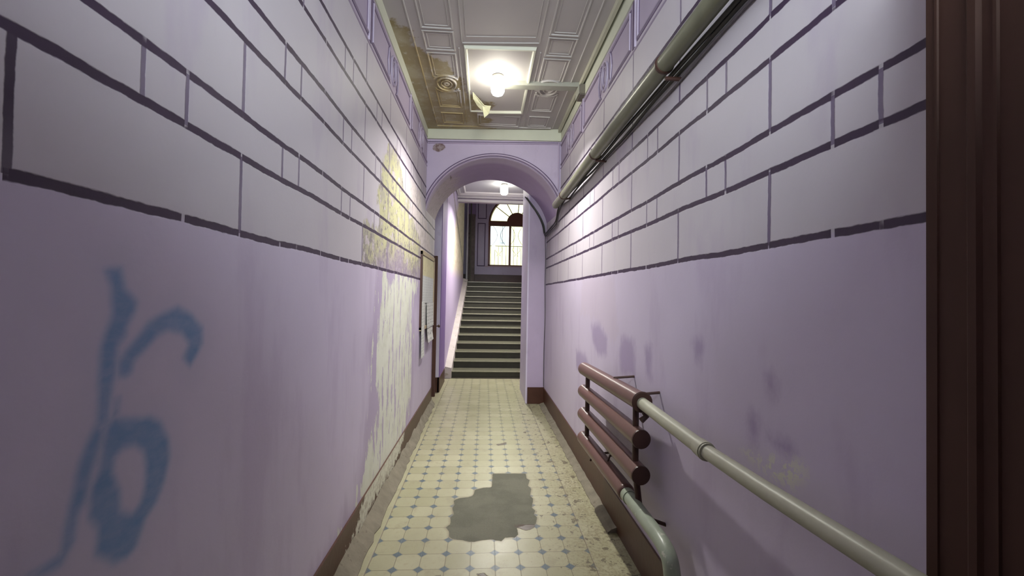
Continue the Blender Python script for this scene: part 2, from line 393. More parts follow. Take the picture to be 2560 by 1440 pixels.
M['white_trim'] = plain('white_trim_paint', (.72, .71, .70), .6, .95, 1.04, 4)
M['window_brown'] = plain('brown_window_paint', (.20, .075, .05), .4)
M['sill'] = plain('pinkish_sill_paint', (.55, .42, .45), .5)
M['iron'] = plain('grey_iron_bars', (.16, .15, .11), .6)
M['paper'] = plain('white_paper', (.60, .62, .60), .8, .85, 1.08, 6, .2)
M['board_back'] = plain('faded_board', (.45, .45, .44), .8, .8, 1.1, 7, .2)
M['wood'] = plain('pale_wood_frame', (.42, .34, .22), .6, .8, 1.15, 12)
M['stone'] = plain('courtyard_asphalt', (.20, .20, .20), .9)
M['metal'] = plain('dull_metal_fitting', (.34, .33, .30), .4, metal=.6)

def glass_mat(name, tint):
    k = Mat(name); t = k.t
    tr = t.nodes.new('ShaderNodeBsdfTransparent'); tr.inputs[0].default_value = (*tint, 1)
    gl = t.nodes.new('ShaderNodeBsdfGlossy'); gl.inputs['Roughness'].default_value = .05
    fr = t.nodes.new('ShaderNodeFresnel'); mx = t.nodes.new('ShaderNodeMixShader')
    t.links.new(fr.outputs[0], mx.inputs[0]); t.links.new(tr.outputs[0], mx.inputs[1]); t.links.new(gl.outputs[0], mx.inputs[2])
    t.links.new(mx.outputs[0], k.out.inputs[0]); t.nodes.remove(k.b)
    return k.m
M['glass'] = glass_mat('window_glass', (.95, .97, .95))

def glow_mat(name, col, strength):
    k = Mat(name); n = k.noise(5, 2)
    k.b.inputs['Emission Strength'].default_value = strength
    k.put(k.b.inputs['Emission Color'], k.vary(col, n, .97, 1.03))
    return k.done((.8, .8, .75), .3)

def floor_material():
    k = Mat('octagon_tile_floor'); P, x, y, z = k.pos(); s = .1494
    n1 = k.noise(3.2, 5, .6); n2 = k.noise(26, 5, .65); n3 = k.noise(90, 3)
    wob = k.noise(7, 2)
    px = k.m_('DIVIDE', k.m_('SUBTRACT', k.jit(x, wob, .004), -.5031), s); py = k.m_('DIVIDE', k.m_('SUBTRACT', k.jit(y, wob, .004), 2.5338), s)
    ax = k.m_('ABSOLUTE', k.m_('SUBTRACT', k.m_('FRACT', k.m_('ADD', px, 20.5)), .5)); ay = k.m_('ABSOLUTE', k.m_('SUBTRACT', k.m_('FRACT', k.m_('ADD', py, 40.5)), .5))
    # concave little blue lozenges at the corners of the octagons
    q = k.m_('ADD', k.m_('POWER', ax, .90), k.m_('POWER', ay, .90))
    loz = k.ss(k.jit(q, n2, .06), .258, .236); rim = k.m_('MULTIPLY', k.ss(q, .34, .27), k.m_('SUBTRACT', 1.0, loz))
    inx = k.m_('MULTIPLY', k.m_('GREATER_THAN', x, -.656), k.m_('LESS_THAN', x, .696))
    gx, gy = k.ss(ax, .022, .010), k.ss(ay, .022, .010)
    grout = k.m_('MULTIPLY', k.m_('MAXIMUM', gx, gy), inx)
    edge = k.m_('MAXIMUM', k.ss(k.m_('ABSOLUTE', k.m_('SUBTRACT', x, -.652)), .005, .002), k.ss(k.m_('ABSOLUTE', k.m_('SUBTRACT', x, .692)), .005, .002))
    cell = k.t.nodes.new('ShaderNodeTexWhiteNoise'); cell.noise_dimensions = '2D'
    k.put(cell.inputs['Vector'], k.vec(k.m_('FLOOR', px), k.m_('FLOOR', py), 0.0))
    cream = k.mix(cell.outputs[0], (.29, .278, .17), (.34, .325, .212))
    cream = k.vary(cream, n1, .80, 1.14)
    cream = k.mix(k.m_('MULTIPLY', k.ss(n2, .52, .72), .35), cream, (.25, .22, .13))
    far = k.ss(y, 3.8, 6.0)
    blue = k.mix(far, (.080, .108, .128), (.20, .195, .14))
    blue = k.vary(blue, n2, .75, 1.25)
    c = k.mix(k.m_('MULTIPLY', grout, .8), cream, (.15, .13, .08))
    c = k.mix(k.m_('MULTIPLY', k.m_('MULTIPLY', rim, inx), .40), c, (.19, .17, .11))
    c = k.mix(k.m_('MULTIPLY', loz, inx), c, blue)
    c = k.mix(k.m_('MULTIPLY', edge, .7), c, (.16, .13, .09))
    # grime by the right wall and pits
    grime = k.m_('MULTIPLY', k.ss(k.jit(x, n1, .35), .42, .82), k.m_('MULTIPLY', k.ss(y, 5.8, 3.4), .62)); n4 = k.noise(46, 6, .75)
    c = k.mix(k.m_('MULTIPLY', grime, k.ss(k.m_('ADD', k.m_('MULTIPLY', n4, .6), k.m_('MULTIPLY', n1, .4)), .44, .58)), c, (.15, .125, .06))
    c = k.mix(k.m_('MULTIPLY', k.ss(k.jit(k.noise(17, 5, .7), k.ss(x, -.2, .8), .09), .655, .675), .85), c, (.10, .08, .055))
    c = k.mix(k.m_('MULTIPLY', k.ss(x, -.68, -.72), .5), c, (.30, .26, .18))
    # broken-out hole filled with cement, and chips
    c = k.mix(k.m_('MULTIPLY', k.ss(k.jit(n4, k.ss(x, -.1, .75), .10), .60, .66), .55), c, (.14, .12, .075))
    c = k.mix(k.m_('MULTIPLY', k.ss(k.noise(5.5, 6, .72), .54, .66), .38), c, (.21, .185, .115))
    c = k.mix(k.m_('MULTIPLY', k.ss(k.jit(k.noise(13, 3, .6), k.ss(x, .1, .75), .13), .665, .69), .8), c, (.085, .068, .045))
    np_ = k.attr('patch'); fp = k.ss(k.jit(np_, n2, .012), .003, -.003)
    cem = k.vary(k.mix(k.ss(n1, .4, .6), (.085, .084, .058), (.115, .112, .08)), n3, .75, 1.2)
    c = k.mix(k.m_('MULTIPLY', k.ss(np_, .022, .002), .5), c, (.16, .13, .08))
    c = k.mix(fp, c, cem)
    fc = k.ss(k.jit(k.attr('chip'), n2, .05), .004, -.004)
    c = k.mix(fc, c, (.085, .065, .05))
    h = k.m_('SUBTRACT', k.m_('MULTIPLY', n3, .15), k.m_('ADD', k.m_('MULTIPLY', grout, .4), k.m_('MULTIPLY', k.m_('MAXIMUM', fp, fc), 2.0)))
    k.bump(h, .4, .004)
    r = k.m_('ADD', k.m_('ADD', .24, k.m_('MULTIPLY', n1, .2)), k.m_('MULTIPLY', fp, .4))
    return k.done(c, r, 0, .4)
M['floor'] = floor_material()

def ceiling_material(name, base):
    k = Mat(name); P, x, y, z = k.pos()
    n1 = k.noise(3.5, 6, .65); n2 = k.noise(14, 5, .65)
    c = k.vary(base, k.noise(1.3, 3), .9, 1.08)
    st = k.ss(k.jit(k.jit(k.attr('stain'), n1, .36), n2, .12), .035, -.03)
    b = k.mix(k.ss(n1, .42, .62), (.29, .235, .13), (.37, .325, .225))
    b = k.mix(k.ss(n2, .60, .68), b, (.44, .40, .33))
    edge = k.m_('MULTIPLY', st, k.ss(k.attr('stain'), -.12, .0))
    c = k.mix(k.m_('MULTIPLY', st, .92), c, b)
    c = k.mix(k.m_('MULTIPLY', edge, .5), c, (.20, .155, .07))
    k.bump(k.m_('ADD', n2, st), .3, .004)
    return k.done(c, .7, 0, .25)
CEIL = (.42, .39, .385)
M['ceiling'] = ceiling_material('stained_ceiling', CEIL)
def ridge_material():
    k = Mat('ceiling_moulding_paint'); P, x, y, z = k.pos(); n1 = k.noise(4.5, 6, .65)
    st = k.ss(k.m_('ADD', k.jit(x, n1, .9), k.m_('MULTIPLY', k.m_('SUBTRACT', 4.9, y), .28)), -.10, -.26)
    st = k.m_('MULTIPLY', st, k.m_('MULTIPLY', k.ss(y, 3.35, 3.55), k.ss(n1, .30, .50)))
    c = k.mix(st, k.vary((.445, .42, .41), k.noise(2, 3), .92, 1.06), (.33, .26, .135))
    k.bump(k.noise(30, 3), .2, .003)
    return k.done(c, .65, 0, .3)
M['ridge'] = ridge_material()
M['lamp_frame'] = plain('cream_moulding_paint', (.66, .66, .56), .6, .93, 1.05, 4)

def vault_material():
    k, c, (P, x, y, z) = lavender('vault_paint', (.46, .39, .53))
    n = k.noise(6, 5, .65); n2 = k.noise(22, 5, .7)
    def spot(cx, cz, rx, rz):
        return k.m_('SQRT', k.m_('ADD', k.m_('POWER', k.m_('DIVIDE', k.m_('SUBTRACT', x, cx), rx), 2.0), k.m_('POWER', k.m_('DIVIDE', k.m_('SUBTRACT', z, cz), rz), 2.0)))
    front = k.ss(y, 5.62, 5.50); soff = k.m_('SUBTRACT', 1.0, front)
    # rust spot high on the left, chipped edge, grimy left haunch
    f = k.m_('MULTIPLY', k.ss(k.jit(spot(-.625, 3.485, .085, .06), n, 1.2), 1.05, .85), front)
    c = k.mix(f, c, k.mix(k.ss(n2, .45, .6), (.16, .10, .10), (.30, .24, .25)))
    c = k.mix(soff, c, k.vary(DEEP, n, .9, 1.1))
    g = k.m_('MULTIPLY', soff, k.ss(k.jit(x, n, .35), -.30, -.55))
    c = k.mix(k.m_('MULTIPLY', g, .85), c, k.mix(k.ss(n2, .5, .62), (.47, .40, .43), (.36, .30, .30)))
    f = k.m_('MULTIPLY', k.ss(k.jit(spot(-.47, 3.16, .05, .02), n, 1.6), .7, .4), k.ss(y, 5.75, 5.6))
    c = k.mix(k.m_('MULTIPLY', f, soff), c, (.13, .10, .08))
    return k.done(c, .5, 0, .35)
M['vault'] = vault_material()

def stairwall_material():
    k, c, (P, x, y, z) = lavender('stair_wall_paint', (.50, .43, .60)); n = k.noise(3, 6, .65); n2 = k.noise(9, 6, .7)
    c = k.mix(k.ss(k.jit(k.m_('SUBTRACT', y, k.m_('MULTIPLY', k.m_('SUBTRACT', z, 2.6), .9)), n, 1.2), 9.0, 9.6), c, k.mix(k.ss(n2, .46, .62), (.66, .57, .46), (.50, .41, .29)))
    c = k.mix(k.ss(z, 2.35, 1.95), c, (.46, .38, .52))
    # two grey-brown slanting scars high up
    d = k.m_('ABSOLUTE', k.m_('SUBTRACT', k.m_('ADD', z, k.m_('MULTIPLY', y, .42)), k.m_('ADD', 7.55, k.m_('MULTIPLY', n2, .3))))
    c = k.mix(k.m_('MULTIPLY', k.ss(d, .10, .05), .8), c, (.20, .16, .17))
    return k.done(c, .6, 0, .3)
M['stair_wall'] = stairwall_material()

def baseboard_material():
    k = Mat('flaking_brown_baseboard'); n = k.noise(9, 6, .7, stretch=(1, 1.8, .7)); n2 = k.noise(28, 5, .65)
    c = k.vary((.066, .026, .015), k.noise(6, 3), .75, 1.3)
    f = k.ss(k.jit(k.jit(k.attr('white'), n, .30), n2, .16), .008, -.008)
    f = k.m_('MULTIPLY', f, k.ss(k.m_('ADD', k.m_('MULTIPLY', n, .6), k.m_('MULTIPLY', n2, .4)), .66, .62))
    c = k.mix(f, c, k.mix(k.ss(n2, .45, .6), (.60, .60, .50), (.40, .37, .30)))
    k.bump(k.m_('SUBTRACT', n2, k.m_('MULTIPLY', f, 1.5)), .35, .004)
    return k.done(c, .42, 0, .45)
M['baseboard'] = baseboard_material()

def facade_material():
    k = Mat('yellow_facade_render'); P, x, y, z = k.pos(); n = k.noise(1.5, 4)
    c = k.vary((.86, .78, .40), n, .93, 1.05)
    inb = k.m_('MULTIPLY', k.m_('MULTIPLY', k.m_('GREATER_THAN', x, -2.0), k.m_('LESS_THAN', x, 1.30)), k.m_('MULTIPLY', k.m_('GREATER_THAN', z, 4.25), k.m_('LESS_THAN', z, 5.45)))
    c = k.mix(inb, c, (.85, .85, .83))
    return k.done(c, .85, 0, .2)
M['facade'] = facade_material()
M['grey_trim'] = plain('grey_window_surround', (.45, .46, .46), .7)
M['dark_glass'] = plain('dim_window_panes', (.50, .53, .52), .2)

# ================================================================== SETTING
# ---- floor
tow_floor = lambda u, v, o: (u, v, np.zeros_like(u) + o)
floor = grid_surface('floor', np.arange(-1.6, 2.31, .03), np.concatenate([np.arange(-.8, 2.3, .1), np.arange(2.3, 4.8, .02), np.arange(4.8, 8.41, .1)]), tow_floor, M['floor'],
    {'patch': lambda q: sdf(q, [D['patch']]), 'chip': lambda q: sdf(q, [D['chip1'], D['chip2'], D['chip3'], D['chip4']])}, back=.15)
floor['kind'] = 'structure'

# ---- side walls
towL = lambda u, v, o: (XL + AL*u + o, u, v)
towR = lambda u, v, o: (XR + AR*u - o, u, v)
YU = np.concatenate([np.arange(-.2, .75, .05), np.arange(.75, 1.45, .011), np.arange(1.45, YL_END, .03), [YL_END]])
ZU = np.concatenate([np.arange(0, .9, .03), np.arange(.9, 1.75, .011), np.arange(1.75, 3.72, .03), [3.74]])
spray = [D['g_'+c] for c in 'abcdf']
def spray_sdf(q):
    ring = np.maximum(sdf(q, [D['g_e']]), -sdf(q, [D['g_h']]))
    return np.minimum(sdf(q, spray), ring)
wl = grid_surface('wall_left', YU, ZU, towL, M['wall_left'],
    {'yellow': lambda q: sdf(q, [D['yellow']]), 'pink': lambda q: sdf(q, [D['pink']]), 'white': lambda q: sdf(q, [D['white']]), 'spray': spray_sdf}, back=.35)
wl['kind'] = 'structure'
YV = np.concatenate([np.arange(-.2, YR_END, .03), [YR_END]])
wr = grid_surface('wall_right', YV, np.arange(0, 3.75, .03), towR, M['wall_right'],
    {'stroke': lambda q: sdf(q, [D['r_'+k] for k in ('s1', 's2', 's3', 's4', 't1', 't2', 't3', 't4', 't5')]), 'pale': lambda q: sdf(q, [D['r_l1']]), 'scuff': lambda q: sdf(q, [D['r_scuff']])}, back=.35)
wr['kind'] = 'structure'

# ---- baseboards (a raised, flaking plinth)
bl = grid_surface('baseboard_left', np.arange(-.2, YL_END-.02, .03), np.arange(0, .2401, .02), lambda u, v, o: (XL + AL*u + .012 + o, u, v), M['baseboard'], {'white': lambda q: sdf(q, [D['white']])}, back=.02)
bl['kind'] = 'structure'
br = grid_surface('baseboard_right', np.arange(-.2, YR_END, .05), np.arange(0, .2401, .02), lambda u, v, o: (XR + AR*u - .012 - o, u, v), M['baseboard'], {'white': lambda q: np.full(len(q), 5.0)}, back=.02)
br['kind'] = 'structure'

# ---- mortar fillets between floor and wall
def fillet(name, pts, side):
    bm = BM(); rows = []
    for y, w, h in pts:
        xw = xl(y) + .006 if side < 0 else xr(y) - .006
        xe = xw - side * w
        rows.append([bm.verts.new(p) for p in ((xw, y, -.01), (xe, y, -.01), (xe, y, .006), (xe + side*w*.35, y, .014 + h*.25), (xw - side*.006, y, h), (xw, y, h))])
    for a, b in zip(rows, rows[1:]):
        for k in range(6): bm.faces.new((a[k], a[(k+1) % 6], b[(k+1) % 6], b[k]))
    bm.faces.new(rows[0]); bm.faces.new(rows[-1])
    return struct(name, bm, M['fillet'])
rr = random.Random(3)
fillet('trim_1', [(y, .095 - .035*max(0, (y-2.5)/4) + rr.uniform(-.012, .012), .075 + rr.uniform(-.015, .015)) for y in np.arange(1.2, 6.38, .09)], -1)
fillet('trim_2', [(y, (.075 + rr.uniform(-.008, .008)) * 1.0, .035 + rr.uniform(-.006, .006)) for y in np.arange(2.88, 6.37, .07)], 1)

# ---- vault wall with the arch
AX, AA, AB, AZ = .078, .862, .815, 2.54
def vault_pt(t, da=0): return AX + (AA+da)*math.cos(t), AZ + (AB+da)*math.sin(t)
bm = BM(); N = 56; rows = []
for i in range(N+1):
    t = PI - PI*i/N; x, z = vault_pt(t)
    yf = yarch(x); yb = 6.38
    rows.append([bm.verts.new((x, yf, z)), bm.verts.new((x, yf, 4.1)), bm.verts.new((x, yb, 4.1)), bm.verts.new((x, yb, z))])
for a, b in zip(rows, rows[1:]):
    for k in range(4): bm.faces.new((a[k], a[(k+1) % 4], b[(k+1) % 4], b[k]))
bm.faces.new(rows[0]); bm.faces.new(rows[-1])
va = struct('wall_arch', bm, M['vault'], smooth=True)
# archivolt: two raised rings round the opening
bm = BM()
tf = lambda u, v, o: (u, yarch(u) - o, v)
for da, w, h in ((.034, .030, .030), (.008, .014, .016)):
    band(bm, [vault_pt(PI*.985 - PI*.97*i/60, da) for i in range(61)], w, h, False, tf)
band(bm, [(-.76, 3.545), (.915, 3.535)], .02, .014, False, tf)
struct('trim_3', bm, M['lavender'])
bm = BM()
band(bm, [vault_pt(PI*.985 - PI*.97*i/60, .056) for i in range(61)], .016, .003, False, tf)
band(bm, [vault_pt(PI*.985 - PI*.97*i/60, .0185) for i in range(61)], .008, .004, False, tf)
band(bm, [(-.76, 3.562), (.915, 3.552)], .012, .004, False, tf)  # dark strip draws the shadow gap under the cornice
struct('trim_4', bm, M['groove'])

# ---- corridor ceiling
ceil = grid_surface('ceiling', np.arange(-.84, 1.0, .025), np.concatenate([np.arange(-.4, 2.9, .1), np.arange(2.9, 5.62, .025)]), lambda u, v, o: (u, v, np.zeros_like(u) + ZC - o), M['ceiling'],
    {'stain': lambda q: sdf(q, [[(-.90, 3.30), (-.77, 3.32), (-.70, 3.36), (-.645, 3.36), (-.60, 3.62), (-.50, 3.78), (-.36, 3.82), (-.31, 4.08), (-.26, 4.3), (-.20, 4.36), (-.19, 4.62), (-.10, 4.90), (.02, 5.08), (.08, 5.30), (.0, 5.5), (-.90, 5.6)], [(-.215, 4.34), (-.18, 4.40), (-.06, 4.66), (.03, 4.60), (.02, 4.72), (-.04, 4.82), (-.215, 4.84)]])}, back=.2)
ceil['kind'] = 'structure'
# cream band where walls meet the ceiling
bm = BM()
zb = lambda y, s: 3.600 if s < 0 else 3.572
for s in (-1, 1):
    a = [(xl(y)-.02, xl(y)+.010) if s < 0 else (xr(y)-.010, xr(y)+.02) for y in (-.2, 5.5)]
    z0 = 3.602 if s < 0 else 3.566
    hexa(bm, [(a[0][0], -.2, z0), (a[0][1], -.2, z0), (a[1][1], 5.5, z0), (a[1][0], 5.5, z0), (a[0][0], -.2, 3.72), (a[0][1], -.2, 3.72), (a[1][1], 5.5, 3.72), (a[1][0], 5.5, 3.72)])
x0, x1 = -.775, .93
hexa(bm, [(x0, yarch(x0)-.03, 3.592), (x1, yarch(x1)-.03, 3.566), (x1, yarch(x1)+.05, 3.566), (x0, yarch(x0)+.05, 3.592), (x0, yarch(x0)-.03, 3.72), (x1, yarch(x1)-.03, 3.72), (x1, yarch(x1)+.05, 3.72), (x0, yarch(x0)+.05, 3.72)])
struct('trim_5', bm, M['cream_band'])

# ceiling panel mouldings
tc = lambda u, v, o: (u, v, ZC - o)
bm = BM()
for u in (-.630, .805): band(bm, [(u, 1.6), (u, 5.22)], .016, .009, False, tc)
band(bm, [(-.63, 5.285), (.78, 5.215)], .02, .014, False, tc)
rows = [(1.9, 3.345), (3.385, 3.640), (3.690, 4.100), (4.360, 4.745), (4.905, 5.185)]
for u0, u1 in ((-.542, -.300), (.484, .716)):
    for v0, v1 in rows:
        band(bm, rect(u0, u1, v0, v1), .018, .009, True, tc)
        band(bm, rect(u0+.028, u1-.028, v0+.032, v1-.032), .008, .005, True, tc)
band(bm, [(-.232, 1.6), (-.232, 3.525), (.412, 3.470), (.412, 1.6)], .014, .008, False, tc)
band(bm, [(-.195, 1.6), (-.195, 3.435), (.375, 3.395), (.375, 1.6)], .008, .005, False, tc)
band(bm, rect(-.122, .372, 4.91, 5.20), .020, .015, True, tc)
band(bm, rect(-.092, .342, 4.945, 5.165), .010, .008, True, tc)
band(bm, [(-.262, 3.6), (-.262, 5.2)], .014, .010, False, tc); band(bm, [(.44, 3.6), (.44, 5.2)], .014, .010, False, tc)
for cx in (-.421, .600):     # oval bosses between the side panels
    for a, b, w, h in ((.092, .125, .020, .018), (.052, .075, .014, .014)):
        band(bm, [(cx + a*math.cos(2*PI*i/32), 4.225 + b*math.sin(2*PI*i/32)) for i in range(32)], w, h, True, tc)
    band(bm, [(cx + .018*math.cos(2*PI*i/12), 4.225 + .026*math.sin(2*PI*i/12)) for i in range(12)], .034, .014, True, tc)
    for sg in (-1, 1):
        band(bm, [(cx + .12*math.cos(t), 4.225 + sg*(.06 + .10*math.sin(t))) for t in [PI*.1 + PI*.8*i/12 for i in range(13)]], .018, .014, False, tc)
struct('trim_6', bm, M['ridge'])
bm = BM()
band(bm, [(-.205, 4.33), (-.205, 3.570), (.384, 3.545), (.382, 4.79), (-.02, 4.825)], .032, .026, False, tc)
band(bm, [(-.205, 4.34), (-.203, 4.83), (-.03, 4.825)], .020, .012, False, tc)
struct('trim_7', bm, M['lamp_frame'])

# ---- frieze mouldings on both walls
def frieze(names, tow, bays, posts, z0, z1, yend):
    ridge, dark = BM(), BM()
    def fr(pts):
        c = (sum(p[0] for p in pts)/len(pts), sum(p[1] for p in pts)/len(pts))
        def off(d):
            out = []; n = len(pts)
            for i in range(n):
                a, b, e = Vector(pts[i-1]), Vector(pts[i]), Vector(pts[(i+1) % n])
                d0, d1 = (b-a).normalized(), (e-b).normalized()
                m = Vector((-d0.y-d1.y, d0.x+d1.x)); m.normalize()
                out.append(tuple(b + m * d / max(.4, m.dot(Vector((-d0.y, d0.x))))))
            return out
        band(dark, pts, .012, .003, True, tow); band(ridge, off(.014), .012, .010, True, tow); band(dark, off(.028), .011, .003, True, tow)
    for ya, yb, yc in bays:
        zt, zl = z1 - .028, z0 + .018
        zm = (zt+zl)/2
        fr([(ya, zl), (yc-.10, zl), (yc-.145, zl+.05), (yc-.165, zm), (yc-.145, zt-.06), (yc-.10, zt), (ya, zt)])
        if yb - yc > .3: fr([(yb, zl), (yb, zt), (yc+.10, zt), (yc+.145, zt-.06), (yc+.165, zm), (yc+.145, zl+.05), (yc+.10, zl)])
        for a, b, w, h, t in ((.085, .115, .016, .014, ridge), (.068, .095, .009, .003, dark), (.050, .075, .014, .012, ridge), (.034, .056, .010, .003, dark)):
            band(t, [(yc + a*math.cos(2*PI*i/28), zm + b*math.sin(2*PI*i/28)) for i in range(28)], w, h, True, tow)
        for sg in (-1, 1): band(dark, [(yc + sg*(.155 - .05*math.cos(t)), zm + .12*math.sin(t)) for t in [-PI/2 + PI*i/12 for i in range(13)]], .010, .004, False, tow)
    for yp in posts:
        band(ridge, [(yp-.03, z0-.01), (yp-.03, z1+.04)], .022, .012, False, tow); band(dark, [(yp+.018, z0+.0), (yp+.018, z1+.04)], .030, .004, False, tow)
    band(ridge, [(-.15, z0-.02), (yend, z0-.02)], .016, .008, False, tow)
    r = struct(names[0], ridge, M['frieze']); struct(names[1], dark, M['groove'])
frieze(('trim_8', 'trim_9'), towL, [(1.42, 2.78, 2.10), (2.87, 4.24, 3.50), (4.35, 5.60, 4.95)], (2.82, 4.30), 3.265, 3.60, 5.44)
frieze(('trim_10', 'trim_11'), towR, [(1.30, 2.64, 1.97), (2.76, 4.08, 3.36), (4.17, 5.40, 4.72)], (2.70, 4.13), 3.245, 3.565, 5.27)

# ---- far side of the arch: piers, hall and staircase
def stair_x(y): return -.735 + .022*(y - 8.35)
bm = BM(); box(bm, -1.7, -.733, 7.10, 8.02, 0, 4.1); struct('wall_pier_left', bm, M['lavender_pale'])
bm = BM(); box(bm, -.76, -.722, 7.12, 7.98, .24, 4.05, .004); struct('trim_12', bm, lav('violet_strip', (.20, .125, .31)))  # thin slab along the pier reveal, deeper violet than the pier
bm = BM(); box(bm, -1.69, -.728, 7.085, 7.11, 0, .245); box(bm, -.75, -.715, 7.085, 8.0, 0, .245); struct('baseboard_pier_left', bm, M['brown'])
bm = BM(); box(bm, .655, 2.35, 6.385, 7.40, 0, 4.1); struct('wall_pier_right', bm, M['lavender'])
bm = BM(); box(bm, .668, .93, 6.360, 6.40, 0, .245, .003); struct('baseboard_pier_right', bm, M['brown'])
bm = BM(); box(bm, .640, .66, 6.38, 7.40, .0, 3.9, .004); struct('trim_13', bm, M['lavender_pale'])
bm = BM(); box(bm, -1.85, -1.6, 6.2, 7.2, 0, 4.1); box(bm, -1.7, -1.13, 6.2, 6.385, 0, 4.1); struct('wall_hall_left', bm, M['lavender'])
bm = BM(); box(bm, 2.15, 2.4, 7.3, 14.5, 0, 5.3); struct('wall_hall_right', bm, M['lavender_pale'])
bm = BM()
hexa(bm, [(stair_x(8.0)-.3, 8.0, 0), (stair_x(8.0), 8.0, 0), (stair_x(12.5), 12.5, 0), (stair_x(12.5)-.3, 12.5, 0), (stair_x(8.0)-.3, 8.0, 5.3), (stair_x(8.0), 8.0, 5.3), (stair_x(12.5), 12.5, 5.3), (stair_x(12.5)-.3, 12.5, 5.3)])
struct('wall_stair_left', bm, M['stair_wall'])
bm = BM(); box(bm, -1.75, 2.3, 6.38, 10.45, 4.0, 4.15); struct('ceiling_hall', bm, M['hall_ceiling'])
bm = BM(); box(bm, -1.75, 2.3, 10.30, 10.55, 3.90, 5.3); struct('wall_lintel', bm, M['lavender'])
bm = BM(); box(bm, -1.7, 2.3, 10.24, 10.32, 3.875, 3.93, .006); box(bm, -1.7, 2.3, 10.20, 10.30, 3.96, 4.01, .006); struct('trim_14', bm, M['white_trim'])
bm = BM()
th = lambda u, v, o: (u, v, 4.0 - o)
for u0, u1, v0, v1 in ((-.62, 1.45, 6.6, 9.95), (-.66, 1.5, 6.5, 10.02), (-.50, 1.3, 8.2, 9.8)): band(bm, rect(u0, u1, v0, v1), .045, .03, True, th)
struct('trim_15', bm, M['white_trim'])
bm = BM(); box(bm, -1.75, 2.3, 10.3, 14.6, 5.25, 5.4); struct('ceiling_stair', bm, M['hall_ceiling'])
bm = BM(); box(bm, -1.75, -1.5, 8.0, 14.5, 0, 5.3); struct('wall_landing_left', bm, M['lavender'])

# staircase
R_, T_, Y0 = .145, .340, 8.35
st = thing('staircase', 'worn stone staircase of low steps rising beyond the arch to the window landing', 'staircase', (.65, Y0, 0))
for i in range(14):
    y = Y0 + i*T_; xa = stair_x(y) + .12; z = (i+1)*R_
    yb = y + T_ + (.06 if i < 13 else .06)
    bm = BM()
    box(bm, xa, 2.145, y, min(yb, y+.5), z-R_-(.04 if i else 0), z-.023)
    s = obj('step', bm, M['riser'], st)
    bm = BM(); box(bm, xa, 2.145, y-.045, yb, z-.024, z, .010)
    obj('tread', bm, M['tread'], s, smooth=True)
bm = BM()
ya, yb = 8.28, 12.72; za = lambda y: (y - Y0)*R_/T_ + .26
hexa(bm, [(stair_x(ya)-.01, ya, 0), (stair_x(ya)+.125, ya, 0), (stair_x(yb)+.125, yb, za(yb)-.75), (stair_x(yb)-.01, yb, za(yb)-.75), (stair_x(ya)-.01, ya, za(ya)), (stair_x(ya)+.125, ya, za(ya)-.03), (stair_x(yb)+.125, yb, za(yb)-.03), (stair_x(yb)-.01, yb, za(yb))])
obj('stringer', bm, M['curb'], st)
bm = BM(); box(bm, -1.6, 2.2, 8.30, 8.40, -.02, .012, .004); struct('trim_16', bm, M['fillet'])

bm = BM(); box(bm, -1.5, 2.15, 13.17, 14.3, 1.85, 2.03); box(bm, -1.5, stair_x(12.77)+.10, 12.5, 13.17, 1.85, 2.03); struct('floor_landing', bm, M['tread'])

# landing: back wall with the arched window
YW = 14.3; WX0, WX1, WZ0, WZ1 = .083, 2.02, 2.62, 4.09
wc, wrad = (WX0+WX1)/2, (WX1-WX0)/2
bm = BM()
outl = [(WX0, WZ0), (WX1, WZ0)] + [(wc + wrad*math.cos(PI*i/24), WZ1 + wrad*math.sin(PI*i/24)) for i in range(25)]
def wallhole(bm, x0, x1, z0, z1, ya, yb):
    box(bm, x0, WX0, ya, yb, z0, z1); box(bm, WX1, x1, ya, yb, z0, z1); box(bm, WX0, WX1, ya, yb, z0, WZ0)
    for i in range(24):
        a, b = [(wc + wrad*math.cos(PI*k/24), WZ1 + wrad*math.sin(PI*k/24)) for k in (i, i+1)]
        hexa(bm, [(b[0], ya, b[1]), (a[0], ya, a[1]), (a[0], yb, a[1]), (b[0], yb, b[1]), (b[0], ya, z1), (a[0], ya, z1), (a[0], yb, z1), (b[0], yb, z1)])
wallhole(bm, -1.7, 2.35, 1.0, 5.35, YW, YW+.35)
struct('wall_back', bm, M['lavender_pale'])
bm = BM(); box(bm, -1.5, 2.15, YW-.02, YW+.01, 2.03, 2.33, .004); struct('baseboard_back', bm, M['brown'])
bm = BM()
tb = lambda u, v, o: (u, YW - o, v)
for r_ in (rect(-.27, -.03, 2.62, 4.05), rect(-.27, .0, 4.22, 4.95)): band(bm, r_, .03, .016, True, tb)
struct('trim_17', bm, M['groove'])
# mottled broken corner on the landing and two riser pipes in front of it
bm = BM(); box(bm, -.62, -.36, 13.9, YW+.01, 2.03, 4.28); struct('wall_corner', bm, M['rough'])
bm = BM(); box(bm, -.62, -.34, 13.95, YW+.01, 4.28, 5.3); struct('trim_18', bm, M['lavender_deep'])

